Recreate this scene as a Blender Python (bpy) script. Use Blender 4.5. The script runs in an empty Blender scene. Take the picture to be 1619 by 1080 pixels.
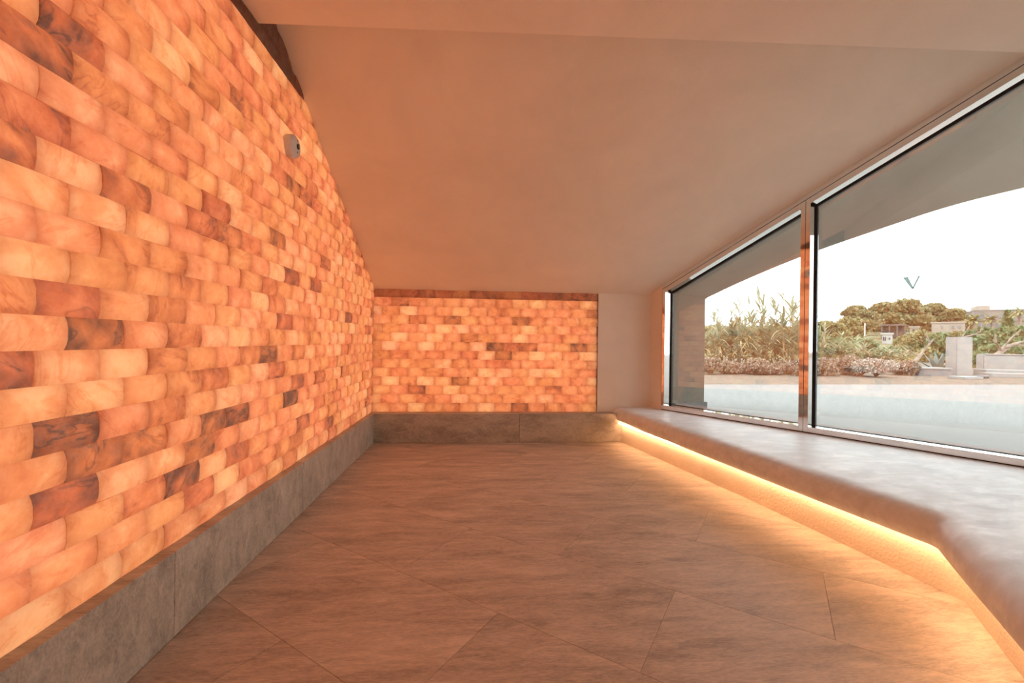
import bpy, bmesh, math, random
from mathutils import Vector, Matrix

# ------------------------------------------------------------------ camera, sky, exposure
sc = bpy.context.scene
col = sc.collection
FPX, CX, CY = 673.2, 809.5, 540.0
YAW, ROLL, EYE = 0.0785, 0.0130, 1.155
cam_d = bpy.data.cameras.new('camera'); cam = bpy.data.objects.new('camera', cam_d); col.objects.link(cam)
cam_d.sensor_fit = 'HORIZONTAL'; cam_d.sensor_width = 36.0; cam_d.lens = 36.0 * FPX / 1619.0
cam_d.clip_start = 0.02; cam_d.clip_end = 500
_r = Vector((math.cos(YAW), -math.sin(YAW), 0)); _f = Vector((math.sin(YAW), math.cos(YAW), 0)); _u = Vector((0, 0, 1))
r2 = _r * math.cos(ROLL) + _u * math.sin(ROLL); u2 = _u * math.cos(ROLL) - _r * math.sin(ROLL)
cam.matrix_world = Matrix(((r2.x, u2.x, -_f.x, 0), (r2.y, u2.y, -_f.y, 0), (r2.z, u2.z, -_f.z, EYE), (0, 0, 0, 1)))
sc.camera = cam

SKY = 4.0
PANEL = 2.45
LED = 54.0
OUT = 0.76            # reflectance level of the things outdoors
w = bpy.data.worlds.new('overcast_sky'); sc.world = w; w.use_nodes = True
w.node_tree.nodes['Background'].inputs[0].default_value = (0.96, 0.99, 1.0, 1)
w.node_tree.nodes['Background'].inputs[1].default_value = SKY
vs = sc.view_settings
vs.view_transform = 'Standard'; vs.look = 'None'; vs.exposure = 0.0; vs.gamma = 1.0; vs.use_curve_mapping = False

rnd = random.Random(11)
ORD = ['first', 'second', 'third', 'fourth', 'fifth', 'sixth', 'seventh', 'eighth', 'ninth', 'tenth', 'eleventh', 'twelfth', 'thirteenth', 'fourteenth', 'fifteenth']
def rank(v, vals): return ORD[sorted(vals).index(v)]

# ------------------------------------------------------------------ helpers
def link(name, me, mat=None, parent=None, kind=None, smooth=False):
    o = bpy.data.objects.new(name, me); col.objects.link(o)
    if mat is not None and len(me.materials) == 0: me.materials.append(mat)
    if parent is not None: o.parent = parent
    if kind: o['kind'] = kind
    if smooth:
        for p in me.polygons: p.use_smooth = True
    return o

def mesh(name, vs_, fs, mat=None, parent=None, kind=None, smooth=False):
    me = bpy.data.meshes.new(name); me.from_pydata([tuple(v) for v in vs_], [], fs); me.update()
    return link(name, me, mat, parent, kind, smooth)

def bmobj(name, bm, mat=None, parent=None, kind=None, smooth=False):
    me = bpy.data.meshes.new(name); bm.normal_update(); bm.to_mesh(me); bm.free()
    return link(name, me, mat, parent, kind, smooth)

def tag(o, label, cat, group=None):
    o['label'] = label; o['category'] = cat
    if group: o['group'] = group
    return o

def empty(name, loc=(0, 0, 0), kind=None):
    o = bpy.data.objects.new(name, None); col.objects.link(o); o.location = loc; o.empty_display_size = 0.1
    if kind: o['kind'] = kind
    return o

def hexa(bm, p):                       # p: 4 bottom (ccw seen from above) + 4 top
    v = [bm.verts.new(q) for q in p]
    for f in ((3, 2, 1, 0), (4, 5, 6, 7), (0, 1, 5, 4), (1, 2, 6, 5), (2, 3, 7, 6), (3, 0, 4, 7)):
        bm.faces.new([v[i] for i in f])

def box(name, a, b, mat, parent=None, kind=None, bevel=0.0, rot=None):
    bm = bmesh.new(); x0, y0, z0 = a; x1, y1, z1 = b
    hexa(bm, [(x0, y0, z0), (x1, y0, z0), (x1, y1, z0), (x0, y1, z0), (x0, y0, z1), (x1, y0, z1), (x1, y1, z1), (x0, y1, z1)])
    if bevel: bmesh.ops.bevel(bm, geom=list(bm.edges), offset=bevel, segments=1, affect='EDGES')
    return bmobj(name, bm, mat, parent, kind)

def prism(name, poly, z0, z1, mat, parent=None, kind=None, bevel=0.0):   # poly ccw; z0/z1 numbers or f(x,y)
    f0 = z0 if callable(z0) else (lambda x, y: z0); f1 = z1 if callable(z1) else (lambda x, y: z1)
    bm = bmesh.new()
    lo = [bm.verts.new((x, y, f0(x, y))) for x, y in poly]; hi = [bm.verts.new((x, y, f1(x, y))) for x, y in poly]
    n = len(poly)
    bm.faces.new(lo[::-1]); top = bm.faces.new(hi)
    for i in range(n): bm.faces.new((lo[i], lo[(i + 1) % n], hi[(i + 1) % n], hi[i]))
    if bevel: bmesh.ops.bevel(bm, geom=list(top.edges), offset=bevel, segments=1, affect='EDGES')
    bmesh.ops.triangulate(bm, faces=[f for f in bm.faces if len(f.verts) > 4])
    return bmobj(name, bm, mat, parent, kind)

def clip_poly(poly, nx, ny, c):        # keep nx*x+ny*y<=c
    out = []
    for i in range(len(poly)):
        a, b = poly[i], poly[(i + 1) % len(poly)]
        da, db = nx * a[0] + ny * a[1] - c, nx * b[0] + ny * b[1] - c
        if da <= 0: out.append(a)
        if da * db < 0:
            t = da / (da - db); out.append((a[0] + (b[0] - a[0]) * t, a[1] + (b[1] - a[1]) * t))
    return out

def tube(bm, pts, radii, seg=6):
    rings = []
    for i, p in enumerate(pts):
        p = Vector(p); a = Vector(pts[max(i - 1, 0)]); b = Vector(pts[min(i + 1, len(pts) - 1)])
        d = (b - a).normalized(); s = d.orthogonal().normalized(); t = d.cross(s)
        rings.append([bm.verts.new(p + (s * math.cos(6.2832 * k / seg) + t * math.sin(6.2832 * k / seg)) * radii[i]) for k in range(seg)])
    for a, b in zip(rings, rings[1:]):
        for k in range(seg): bm.faces.new((a[k], a[(k + 1) % seg], b[(k + 1) % seg], b[k]))
    bm.faces.new(rings[0][::-1]); bm.faces.new(rings[-1])

# ------------------------------------------------------------------ materials
class NT:
    def __init__(s, name):
        s.m = bpy.data.materials.new(name); s.m.use_nodes = True; s.t = s.m.node_tree; s.t.nodes.clear()
        s.out = s.n('ShaderNodeOutputMaterial')
    def n(s, typ, **kw):
        o = s.t.nodes.new(typ)
        for k, v in kw.items():
            if k.startswith('i_'):
                o.inputs[int(k[2:])].default_value = v
            else: setattr(o, k, v)
        return o
    def l(s, a, b): s.t.links.new(a, b)
    def math(s, op, a, b=None, clamp=False):
        o = s.n('ShaderNodeMath', operation=op, use_clamp=clamp)
        for i, x in enumerate((a, b)):
            if x is None: continue
            if isinstance(x, (int, float)): o.inputs[i].default_value = x
            else: s.l(x, o.inputs[i])
        return o.outputs[0]
    def ramp(s, fac, stops):
        o = s.n('ShaderNodeValToRGB'); e = o.color_ramp.elements
        while len(e) < len(stops): e.new(0.5)
        for i, (p, c) in enumerate(stops): e[i].position = p; e[i].color = (*c, 1)
        s.l(fac, o.inputs[0]); return o.outputs[0]
    def noise(s, vec, scale, detail=4, rough=0.55, dist=0.0, w=None):
        o = s.n('ShaderNodeTexNoise'); o.noise_dimensions = '4D' if w is not None else '3D'
        o.inputs['Scale'].default_value = scale; o.inputs['Detail'].default_value = detail
        o.inputs['Roughness'].default_value = rough; o.inputs['Distortion'].default_value = dist
        if vec is not None: s.l(vec, o.inputs['Vector'])
        if w is not None: s.l(w, o.inputs['W'])
        return o.outputs['Fac']
    def mapping(s, vec, scale=(1, 1, 1), rot=(0, 0, 0)):
        o = s.n('ShaderNodeMapping'); o.inputs['Scale'].default_value = scale; o.inputs['Rotation'].default_value = rot
        s.l(vec, o.inputs['Vector']); return o.outputs[0]
    def bump(s, h, strength=0.2, dist=0.01):
        o = s.n('ShaderNodeBump'); o.inputs['Strength'].default_value = strength; o.inputs['Distance'].default_value = dist
        s.l(h, o.inputs['Height']); return o.outputs[0]
    def principled(s, color, rough=0.6, metal=0.0, spec=0.5, normal=None):
        o = s.n('ShaderNodeBsdfPrincipled')
        if isinstance(color, tuple): o.inputs['Base Color'].default_value = (*color, 1)
        else: s.l(color, o.inputs['Base Color'])
        if isinstance(rough, (int, float)): o.inputs['Roughness'].default_value = rough
        else: s.l(rough, o.inputs['Roughness'])
        o.inputs['Metallic'].default_value = metal; o.inputs['Specular IOR Level'].default_value = spec
        if normal is not None: s.l(normal, o.inputs['Normal'])
        s.l(o.outputs[0], s.out.inputs[0]); return o

def pos_of(t): return t.n('ShaderNodeNewGeometry').outputs['Position']

def plain(name, c, rough=0.7, var=0.12, scale=3.0, metal=0.0, spec=0.3, obj=False, out=1.0):
    c = tuple(x * out for x in c)
    t = NT(name); p = t.n('ShaderNodeTexCoord').outputs['Object'] if obj else pos_of(t)
    n = t.noise(p, scale, 5)
    lo = tuple(x * (1 - var) for x in c); hi = tuple(min(1, x * (1 + var)) for x in c)
    t.principled(t.ramp(n, [(0.3, lo), (0.7, hi)]), rough, metal, spec); return t.m

def brick_material(name, joined):
    t = NT(name)
    if joined:
        a = t.n('ShaderNodeAttribute', attribute_name='brick_tone'); colr = a.outputs['Color']; vec = pos_of(t)
    else:
        colr = t.n('ShaderNodeObjectInfo').outputs['Color']; vec = t.n('ShaderNodeTexCoord').outputs['Object']
    sp = t.n('ShaderNodeSeparateColor'); t.l(colr, sp.inputs[0])
    tone, hue, seed = sp.outputs[0], sp.outputs[1], t.math('MULTIPLY', sp.outputs[2], 97.0)
    ang = t.n('ShaderNodeVectorRotate', rotation_type='Y_AXIS'); t.l(vec, ang.inputs['Vector'])
    t.l(t.math('MULTIPLY', seed, 7.3), ang.inputs['Angle'])
    v2 = t.mapping(ang.outputs[0], (1.0, 1.0, 3.0))
    wpos = pos_of(t)
    drift = t.noise(wpos, 2.6, 2, 0.5)
    cloud = t.noise(vec, 8.0, 3, 0.5, 0.9, seed)
    vein = t.noise(v2, 6.0, 4, 0.55, 1.0, seed)
    fine = t.noise(vec, 55.0, 4, 0.6, 0.3, seed)
    s = t.math('ADD', tone, t.math('MULTIPLY', t.math('SUBTRACT', cloud, 0.5), 1.05))
    s = t.math('ADD', s, t.math('MULTIPLY', t.math('SUBTRACT', drift, 0.5), 0.35))
    s = t.math('ADD', s, t.math('MULTIPLY', t.math('SUBTRACT', vein, 0.5), 0.55))
    s = t.math('ADD', s, t.math('MULTIPLY', t.math('SUBTRACT', fine, 0.5), 0.20))
    # thin reddish mineral bands across some bricks, dark specks here and there
    band = t.noise(v2, 4.2, 3, 0.5, 1.6, t.math('ADD', seed, 53.0))
    bnd = t.math('SUBTRACT', 1.0, t.math('MULTIPLY', t.math('ABSOLUTE', t.math('SUBTRACT', band, 0.60)), 26.0), True)
    s = t.math('ADD', s, t.math('MULTIPLY', bnd, 0.20))
    spk = t.noise(vec, 38.0, 3, 0.7, 0.8, t.math('ADD', seed, 31.0))
    spot = t.math('MULTIPLY', t.math('SUBTRACT', spk, 0.69, True), 4.0)
    s = t.math('ADD', s, spot, True)
    tc = t.ramp(s, [(0.0, (0.93, 0.445, 0.215)), (0.20, (0.86, 0.325, 0.140)), (0.45, (0.77, 0.238, 0.092)),
                    (0.66, (0.59, 0.146, 0.056)), (0.86, (0.34, 0.090, 0.043)), (1.0, (0.13, 0.045, 0.030))])
    hv = t.n('ShaderNodeHueSaturation'); t.l(tc, hv.inputs['Color'])
    t.l(t.math('ADD', 0.497, t.math('MULTIPLY', hue, 0.012)), hv.inputs['Hue'])
    frost = t.noise(vec, 22.0, 5, 0.7, 0.5, t.math('ADD', seed, 11.0))
    dc = t.ramp(frost, [(0.35, (0.42, 0.24, 0.16)), (0.62, (0.62, 0.48, 0.40))])
    bm = t.bump(t.math('ADD', vein, t.math('MULTIPLY', fine, 0.5)), 0.35, 0.006)
    tr = t.n('ShaderNodeBsdfTranslucent'); t.l(hv.outputs[0], tr.inputs[0])
    df = t.n('ShaderNodeBsdfDiffuse'); t.l(dc, df.inputs[0]); t.l(bm, df.inputs['Normal'])
    mx = t.n('ShaderNodeMixShader', i_0=0.32); t.l(tr.outputs[0], mx.inputs[1]); t.l(df.outputs[0], mx.inputs[2])
    gl = t.n('ShaderNodeBsdfGlossy'); gl.inputs['Roughness'].default_value = 0.35; t.l(bm, gl.inputs['Normal'])
    m2 = t.n('ShaderNodeMixShader', i_0=0.025); t.l(mx.outputs[0], m2.inputs[1]); t.l(gl.outputs[0], m2.inputs[2])
    t.l(m2.outputs[0], t.out.inputs[0]); return t.m

def stone_material(name, base, rot, seeded=True):
    t = NT(name); p = pos_of(t)
    ob = t.n('ShaderNodeObjectInfo').outputs['Random']
    add = t.n('ShaderNodeVectorMath', operation='ADD'); t.l(p, add.inputs[0])
    cb = t.n('ShaderNodeCombineXYZ'); t.l(t.math('MULTIPLY', ob, 40.0), cb.inputs[0]); t.l(t.math('MULTIPLY', ob, 17.0), cb.inputs[1]); t.l(cb.outputs[0], add.inputs[1])
    v = t.mapping(add.outputs[0], (1.0, 4.5, 2.4), rot)
    big = t.noise(v, 1.3, 5, 0.6, 0.8); mid = t.noise(v, 5.5, 7, 0.68, 0.9); fine = t.noise(v, 34.0, 6, 0.7, 0.2)
    s = t.math('ADD', t.math('MULTIPLY', big, 0.34), t.math('ADD', t.math('MULTIPLY', mid, 0.34), t.math('MULTIPLY', fine, 0.32)))
    c = t.ramp(s, [(0.34, tuple(x * 0.42 for x in base)), (0.45, tuple(x * 0.78 for x in base)), (0.51, base), (0.61, tuple(min(1, x * 1.35) for x in base))])
    b = t.bump(t.math('ADD', t.math('MULTIPLY', mid, 0.6), fine), 0.35, 0.003)
    t.principled(c, t.ramp(mid, [(0.3, (0.42,) * 3), (0.7, (0.62,) * 3)]), 0, 0.4, b); return t.m

def plaster_material(name, c, bscale=160.0, bstr=0.25, rough=0.85, cloud=0.05):
    t = NT(name); p = pos_of(t)
    n = t.noise(p, 1.6, 5, 0.6, 0.5)
    colr = t.ramp(n, [(0.3, tuple(x * (1 - cloud) for x in c)), (0.7, tuple(min(1, x * (1 + cloud)) for x in c))])
    g = t.noise(p, bscale, 2, 0.5)
    t.principled(colr, rough, 0, 0.25, t.bump(g, bstr, 0.004)); return t.m

def bench_material():
    t = NT('bench_plaster'); p = pos_of(t)
    v = t.mapping(p, (1.0, 2.2, 2.2), (0, 0, 0.5))
    a = t.noise(v, 3.2, 6, 0.62, 1.2); b = t.noise(v, 11.0, 5, 0.6, 0.8)
    s = t.math('ADD', t.math('MULTIPLY', a, 0.65), t.math('MULTIPLY', b, 0.35))
    c = t.ramp(s, [(0.33, (0.68, 0.73, 0.77)), (0.5, (0.76, 0.82, 0.87)), (0.64, (0.86, 0.92, 0.96))])
    r = t.ramp(s, [(0.35, (0.55,) * 3), (0.62, (0.34,) * 3)])
    t.principled(c, r, 0, 0.4, t.bump(s, 0.05, 0.01)); return t.m

def glass_material():
    t = NT('window_glass')
    tr = t.n('ShaderNodeBsdfTransparent'); tr.inputs[0].default_value = (0.955, 0.985, 0.972, 1)
    gl = t.n('ShaderNodeBsdfGlossy'); gl.inputs['Roughness'].default_value = 0.0; gl.inputs[0].default_value = (0.97, 1, 0.99, 1)
    lw = t.n('ShaderNodeLayerWeight'); lw.inputs['Blend'].default_value = 0.5
    f = t.math('ADD', t.math('MULTIPLY', t.math('POWER', lw.outputs['Facing'], 5.0), 0.84), 0.135, True)
    mx = t.n('ShaderNodeMixShader'); t.l(f, mx.inputs[0]); t.l(tr.outputs[0], mx.inputs[1]); t.l(gl.outputs[0], mx.inputs[2])
    t.l(mx.outputs[0], t.out.inputs[0]); return t.m

def metal_material():
    t = NT('polished_steel'); p = pos_of(t)
    n = t.noise(p, 3.0, 2)
    t.principled((0.80, 0.77, 0.74), t.ramp(n, [(0.3, (0.03,) * 3), (0.7, (0.07,) * 3)]), 1.0, 0.5); return t.m

def emit_material(name, c, strength):
    t = NT(name); e = t.n('ShaderNodeEmission'); e.inputs[0].default_value = (*c, 1); e.inputs[1].default_value = strength
    t.l(e.outputs[0], t.out.inputs[0]); return t.m

def leaf_material(name, cols, scale=2.0, trans=0.25):
    t = NT(name); p = pos_of(t)
    rn = t.n('ShaderNodeNewGeometry').outputs['Random Per Island']
    n = t.math('ADD', t.math('MULTIPLY', rn, 0.6), t.math('MULTIPLY', t.noise(p, scale, 3), 0.4))
    k = len(cols); cols = [tuple(x * OUT * 1.18 for x in c) for c in cols]
    c = t.ramp(n, [(0.15 + 0.7 * i / (k - 1), cols[i]) for i in range(k)])
    d = t.n('ShaderNodeBsdfDiffuse'); t.l(c, d.inputs[0]); r = t.n('ShaderNodeBsdfTranslucent'); t.l(c, r.inputs[0])
    mx = t.n('ShaderNodeMixShader', i_0=trans); t.l(d.outputs[0], mx.inputs[1]); t.l(r.outputs[0], mx.inputs[2])
    t.l(mx.outputs[0], t.out.inputs[0]); return t.m

M_brick = brick_material('salt_brick', False)
M_brickj = brick_material('salt_brick_joined', True)
M_ceil = plaster_material('ceiling_plaster', (0.90, 0.785, 0.645), 150, 0.35)
M_wall = plaster_material('wall_plaster', (0.88, 0.78, 0.66), 120, 0.2)
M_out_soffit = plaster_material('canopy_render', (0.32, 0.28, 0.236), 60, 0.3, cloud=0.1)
M_base = plaster_material('rough_base_plaster', (0.74, 0.64, 0.52), 70, 0.9, cloud=0.1)
M_bench = bench_material()
M_tile = stone_material('floor_stone', (0.50, 0.405, 0.325), (0, 0, -0.638 + 0.12))
M_ledge = stone_material('ledge_stone', (0.42, 0.365, 0.30), (0.55, 0.5, 0.3))
M_grout = plain('grout', (0.50, 0.40, 0.31), 0.9)
M_steel = metal_material()
M_black = plain('black_gasket', (0.02, 0.022, 0.024), 0.5, 0.1)
M_glass = glass_material()
M_panel = emit_material('led_panel', (1.0, 0.90, 0.80), PANEL)
M_led = emit_material('led_strip', (1.0, 0.55, 0.28), LED)
M_core = plain('cavity_core', (0.12, 0.09, 0.07), 0.9)

# ------------------------------------------------------------------ room layout (metres)
XL = -1.207            # face of the left brick wall
XLF = -1.153           # front of the left stone ledge
YB = 5.0               # face of the back brick wall
YBF = 4.8465           # front of the back stone ledge
XR = 1.4235            # right end of the back brick panel
HL = 0.3285            # ledge height
NEAR = -1.3
ZB = 0.385             # bench top
ROWL, ROWB = 0.098, 0.1015
P0 = Vector((2.13, 4.81)); DW = Vector((0.508, -0.8614)).normalized(); NW = Vector((-DW.y, DW.x))
def wp(s, n=0.0): return (P0.x + DW.x * s + NW.x * n, P0.y + DW.y * s + NW.y * n)
def slope(x, y): return 1.742 + 0.52 * (YB - y)
SEND = 3.06            # where the glazing ends beyond the picture

# ------------------------------------------------------------------ floor
floor = prism('floor', [(XL - 0.1, NEAR), (5.6, NEAR), (2.6, YB), (XL - 0.1, YB)], -0.14, -0.0025, M_grout, kind='structure')
ANG = -0.6381; e1 = (math.cos(ANG), math.sin(ANG)); e2 = (-e1[1], e1[0])
TW, TL, T0, S0 = 0.5875, 1.2, 0.9232, -1.5983; G = 0.0009
for r in range(-8, 9):
    for k in range(-6, 7):
        t0 = T0 + r * TW; s0 = S0 + k * TL + (0.0 if r % 2 else TL / 2)
        q = [(s0 + G, t0 + G), (s0 + TL - G, t0 + G), (s0 + TL - G, t0 + TW - G), (s0 + G, t0 + TW - G)]
        poly = [(s * e1[0] + t * e2[0], s * e1[1] + t * e2[1]) for s, t in q]
        poly = clip_poly(poly, -1, 0, -XLF); poly = clip_poly(poly, 0, 1, YBF - 0.002) if poly else poly
        poly = clip_poly(poly, 0, -1, -(NEAR + 0.01)) if poly else poly
        poly = clip_poly(poly, 0.949, 0.312, 3.86) if poly else poly
        if len(poly) < 3: continue
        ar = abs(sum(poly[i][0] * poly[(i + 1) % len(poly)][1] - poly[(i + 1) % len(poly)][0] * poly[i][1] for i in range(len(poly)))) / 2
        if ar < 0.004: continue
        prism('floor_tile', poly, -0.0024, 0.0, M_tile, floor, bevel=0.0004)

# ------------------------------------------------------------------ ceilings
def ceiling_poly(): return [(XL - 0.2, 2.2), wp(3.03 + 0.05, 0.16), wp(-0.16, 0.16), (2.3, YB + 0.18), (XL - 0.2, YB + 0.18)]
ceiling = prism('ceiling', ceiling_poly(), slope, lambda x, y: slope(x, y) + 0.16, M_ceil, kind='structure')
ed_l, ed_r = (XL - 0.2, 2.392), (3.75, 2.165)
prism('ceiling_beam', [(XL - 0.2, NEAR - 0.1), (5.9, NEAR - 0.1), (3.75, 2.165), ed_l], 2.842, 3.30, M_ceil, ceiling)

# ------------------------------------------------------------------ brick walls
def brick_mesh(i, length, height):
    r_ = random.Random(100 + i); bm = bmesh.new(); n = 6
    bulge = r_.uniform(0.006, 0.010); rows = []
    for c in range(4):
        x = (-0.5 + c / 3.0) * length; rr = []
        endf = 0.0018 if c in (0, 3) else 0.0
        for k in range(n + 1):
            u = -1 + 2 * k / n
            y = -bulge * (1 - abs(u) ** 3.0) + endf + r_.uniform(-0.0008, 0.0008) * (abs(u) < 0.9)
            rr.append(bm.verts.new((x, y, u * 0.5 * height)))
        rows.append(rr)
    for a, b in zip(rows, rows[1:]):
        for k in range(n):
            f = bm.faces.new((a[k], b[k], b[k + 1], a[k + 1])); f.smooth = True
    D = 0.045
    bk = [[bm.verts.new((rr[k].co.x, D, rr[k].co.z)) for k in (0, n)] for rr in (rows[0], rows[3])]
    bm.faces.new((rows[0][0], bk[0][0], bk[1][0], rows[3][0], rows[2][0], rows[1][0]))
    bm.faces.new((rows[0][n], rows[1][n], rows[2][n], rows[3][n], bk[1][1], bk[0][1]))
    bm.faces.new([bk[0][0]] + rows[0] + [bk[0][1]]); bm.faces.new([bk[1][1]] + rows[3][::-1] + [bk[1][0]])
    bmesh.ops.triangulate(bm, faces=[f for f in bm.faces if len(f.verts) > 4])
    for e in bm.edges:
        if len({f.smooth for f in e.link_faces}) > 1: e.smooth = False
    me = bpy.data.meshes.new('brick'); bm.normal_update(); bm.to_mesh(me); bm.free(); return me

BR_CACHE = {}
def get_brick(i, length, height):
    k = (i, round(length, 3), round(height, 4))
    if k not in BR_CACHE:
        BR_CACHE[k] = brick_mesh(i, length, height); BR_CACHE[k].materials.append(M_brick)
    return BR_CACHE[k]

def tone():
    q = rnd.random()
    if q < 0.10: t = rnd.uniform(0.52, 0.74)
    elif q < 0.26: t = rnd.uniform(0.06, 0.20)
    else: t = min(0.50, max(0.18, rnd.gauss(0.34, 0.07)))
    return t

# colour of single bricks seen on the left wall: (y, z) -> tone
def ray_left(u, v):
    a = (u - CX) / FPX; b = (CY - v) / FPX
    d = r2 * a + u2 * b + _f; t = XL / d.x
    return d.y * t, EYE + d.z * t
MARK = [(25, 25, .74), (95, 20, .70), (200, 130, .74), (20, 232, .62), (205, 318, .64), (232, 312, .58), (20, 585, .66), (100, 690, .80),
        (145, 733, .70), (105, 785, .76), (142, 475, .55), (236, 490, .60), (296, 535, .52), (393, 503, .70), (424, 560, .84), (390, 562, .55),
        (470, 556, .58), (371, 657, .80), (315, 712, .72), (285, 762, .78), (378, 716, .74), (275, 645, .62), (467, 604, .66), (467, 628, .86),
        (482, 660, .74), (340, 330, .66), (330, 360, .68), (365, 375, .66), (318, 130, .62), (382, 165, .60), (428, 262, .62), (551, 499, .88),
        (461, 434, .74), (493, 447, .70), (140, 45, .45), (165, 140, .46), (75, 200, .56), (460, 690, .68), (440, 700, .5), (415, 660, .3),
        (30, 140, .10), (40, 515, .06), (175, 470, .20), (110, 255, .12), (130, 310, .12), (60, 440, .14), (335, 533, .10), (356, 627, .04),
        (398, 680, .10), (410, 505, .10), (225, 760, .12), (475, 240, .03), (305, 212, .10), (395, 75, .10), (305, 85, .12), (60, 630, .12),
        (150, 620, .12), (30, 700, .22), (140, 200, .2), (190, 100, .2), (345, 300, .1), (300, 300, .14), (270, 275, .3), (535, 620, .5), (545, 560, .55)]
MARK_YZ = [(*ray_left(u, v), t) for u, v, t in MARK]

wall_left = box('wall_left', (XL - 0.20, NEAR, 0.0), (XL - 0.09, YB + 0.1, 3.25), M_core, kind='structure')
wall_back = box('wall_back', (XL - 0.1, YB + 0.09, 0.0), (2.3, YB + 0.2, 1.95), M_core, kind='structure')
ZTL = HL + 25 * ROWL
ZTB = HL + 13 * ROWB
lp = mesh('light_panel', [(XL - 0.085, NEAR, HL), (XL - 0.085, YB, HL), (XL - 0.085, YB, ZTL), (XL - 0.085, NEAR, ZTL)], [(0, 1, 2, 3)], M_panel, wall_left)
lb = mesh('light_panel', [(XL, YB + 0.085, HL), (XR - 0.02, YB + 0.085, HL), (XR - 0.02, YB + 0.085, ZTB + 0.012), (XL, YB + 0.085, ZTB + 0.012)], [(0, 1, 2, 3)], M_panel, wall_back)
box('light_stop', (XL - 0.09, NEAR, ZTL), (XL - 0.004, YB, ZTL + 0.012), M_core, wall_left)  # unseen divider, added to block panel light from the top brick rows
box('cavity_side', (XR - 0.02, YB + 0.004, HL), (XR - 0.004, YB + 0.09, slope(0, YB)), M_core, wall_back)

# every brick of the left wall, then split by size in the picture
cand = []
for row in range(0, 29):
    z = HL + row * ROWL
    y = 1.35 - 0.2 * 14 + (0.0 if row % 2 == 0 else 0.105)
    while y < YB - 0.01:
        a, b = max(y, NEAR), min(y + 0.2, YB); y += 0.2
        if b - a < 0.03: continue
        yc, zc = (a + b) / 2, z + ROWL / 2
        limit = slope(0, b) if b > 2.35 else 2.842
        limit_far = slope(0, a) if a > 2.392 else (2.842 if b < 2.392 else slope(0, max(a, 2.392)))
        if z > limit_far - 0.012: continue
        d = math.hypot(XL, yc)
        inview = yc > 1.1
        cand.append((0 if inview else 1, yc, row, a, b, z, zc))
cand.sort(key=lambda c: (c[0], c[1]))

def needs_cut(a, b, z):
    return (z + ROWL > slope(0, b)) if b > 2.30 else (z + ROWL > 2.842)

def brick_col(yc, zc, row):
    t = tone()
    for my, mz, mt in MARK_YZ:
        if abs(my - yc) < 0.1 and abs(mz - zc) < ROWL / 2: t = mt
    return (t, rnd.random(), rnd.random(), 1)

joined = bmesh.new(); tl = joined.loops.layers.float_color.new('brick_tone')
for i, (far, yc, row, a, b, z, zc) in enumerate(cand):
    me = get_brick(rnd.randrange(5), b - a, ROWL)
    c = brick_col(yc, zc, row); off = rnd.uniform(-0.004, 0.004)
    mw = Matrix.Translation((XL - 0.0 + off, yc, zc)) @ Matrix.Rotation(math.pi / 2, 4, 'Z') @ Matrix.Rotation(rnd.uniform(-0.02, 0.02), 4, 'X')
    cut = needs_cut(a, b, z)
    if cut:
        bm = bmesh.new(); bm.from_mesh(me); bm.transform(mw)
        geom = lambda: list(bm.verts) + list(bm.edges) + list(bm.faces)
        if b > 2.30:
            bmesh.ops.bisect_plane(bm, geom=geom(), plane_co=(0, YB, slope(0, YB)), plane_no=(0, 0.52, 1), clear_outer=True)
        if b < 2.45:
            bmesh.ops.bisect_plane(bm, geom=geom(), plane_co=(0, 0, 2.842), plane_no=(0, 0, 1), clear_outer=(b < 2.40))
        if not bm.faces: bm.free(); continue
        bm.transform(mw.inverted()); m2 = bpy.data.meshes.new('brick'); bm.to_mesh(m2); bm.free(); m2.materials.append(M_brick); me = m2
    if i < 300:
        o = bpy.data.objects.new('brick', me); col.objects.link(o); o.parent = wall_left; o.matrix_world = mw; o.color = c
    else:
        nv = len(joined.verts); nf = len(joined.faces)
        joined.from_mesh(me); joined.verts.ensure_lookup_table(); joined.faces.ensure_lookup_table()
        for v in joined.verts[nv:]: v.co = mw @ v.co
        for f in joined.faces[nf:]:
            f.material_index = 0
            for lo in f.loops: lo[tl] = c
bmobj('brick_field', joined, M_brickj, wall_left, kind='stuff')

for row in range(14):
    z = HL + row * ROWB; h = ROWB if row < 13 else slope(0, YB) - z
    x = XL + (0.0 if row % 2 == 0 else -0.1)
    x -= 0.0
    while x < XR - 0.01:
        a, b = max(x, XL), min(x + 0.2, XR); x += 0.2
        if XR - b < 0.06: b = XR; x = XR
        if b - a < 0.03: continue
        me = get_brick(rnd.randrange(5), b - a, h)
        o = bpy.data.objects.new('brick', me); col.objects.link(o); o.parent = wall_back
        o.matrix_world = Matrix.Translation(((a + b) / 2, YB + rnd.uniform(-0.004, 0.004), z + h / 2)) @ Matrix.Rotation(rnd.uniform(-0.012, 0.012), 4, 'X')
        t = min(.8, max(.04, .34 + (tone() - .34) * 1.25)) if row < 13 else rnd.uniform(0.4, 0.7)
        o.color = (t, rnd.random(), rnd.random(), 1)

# plain plaster on the right of the back wall and the reveal beside the window
prism('plaster_face', [(XR + 0.0005, YB - 0.004), (2.075, YB - 0.004), wp(-0.004, 0.0), wp(-0.004, 0.165), (2.28, YB + 0.085), (XR + 0.0005, YB + 0.085)], HL, lambda x, y: slope(x, y) + 0.05, M_wall, wall_back)
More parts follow.
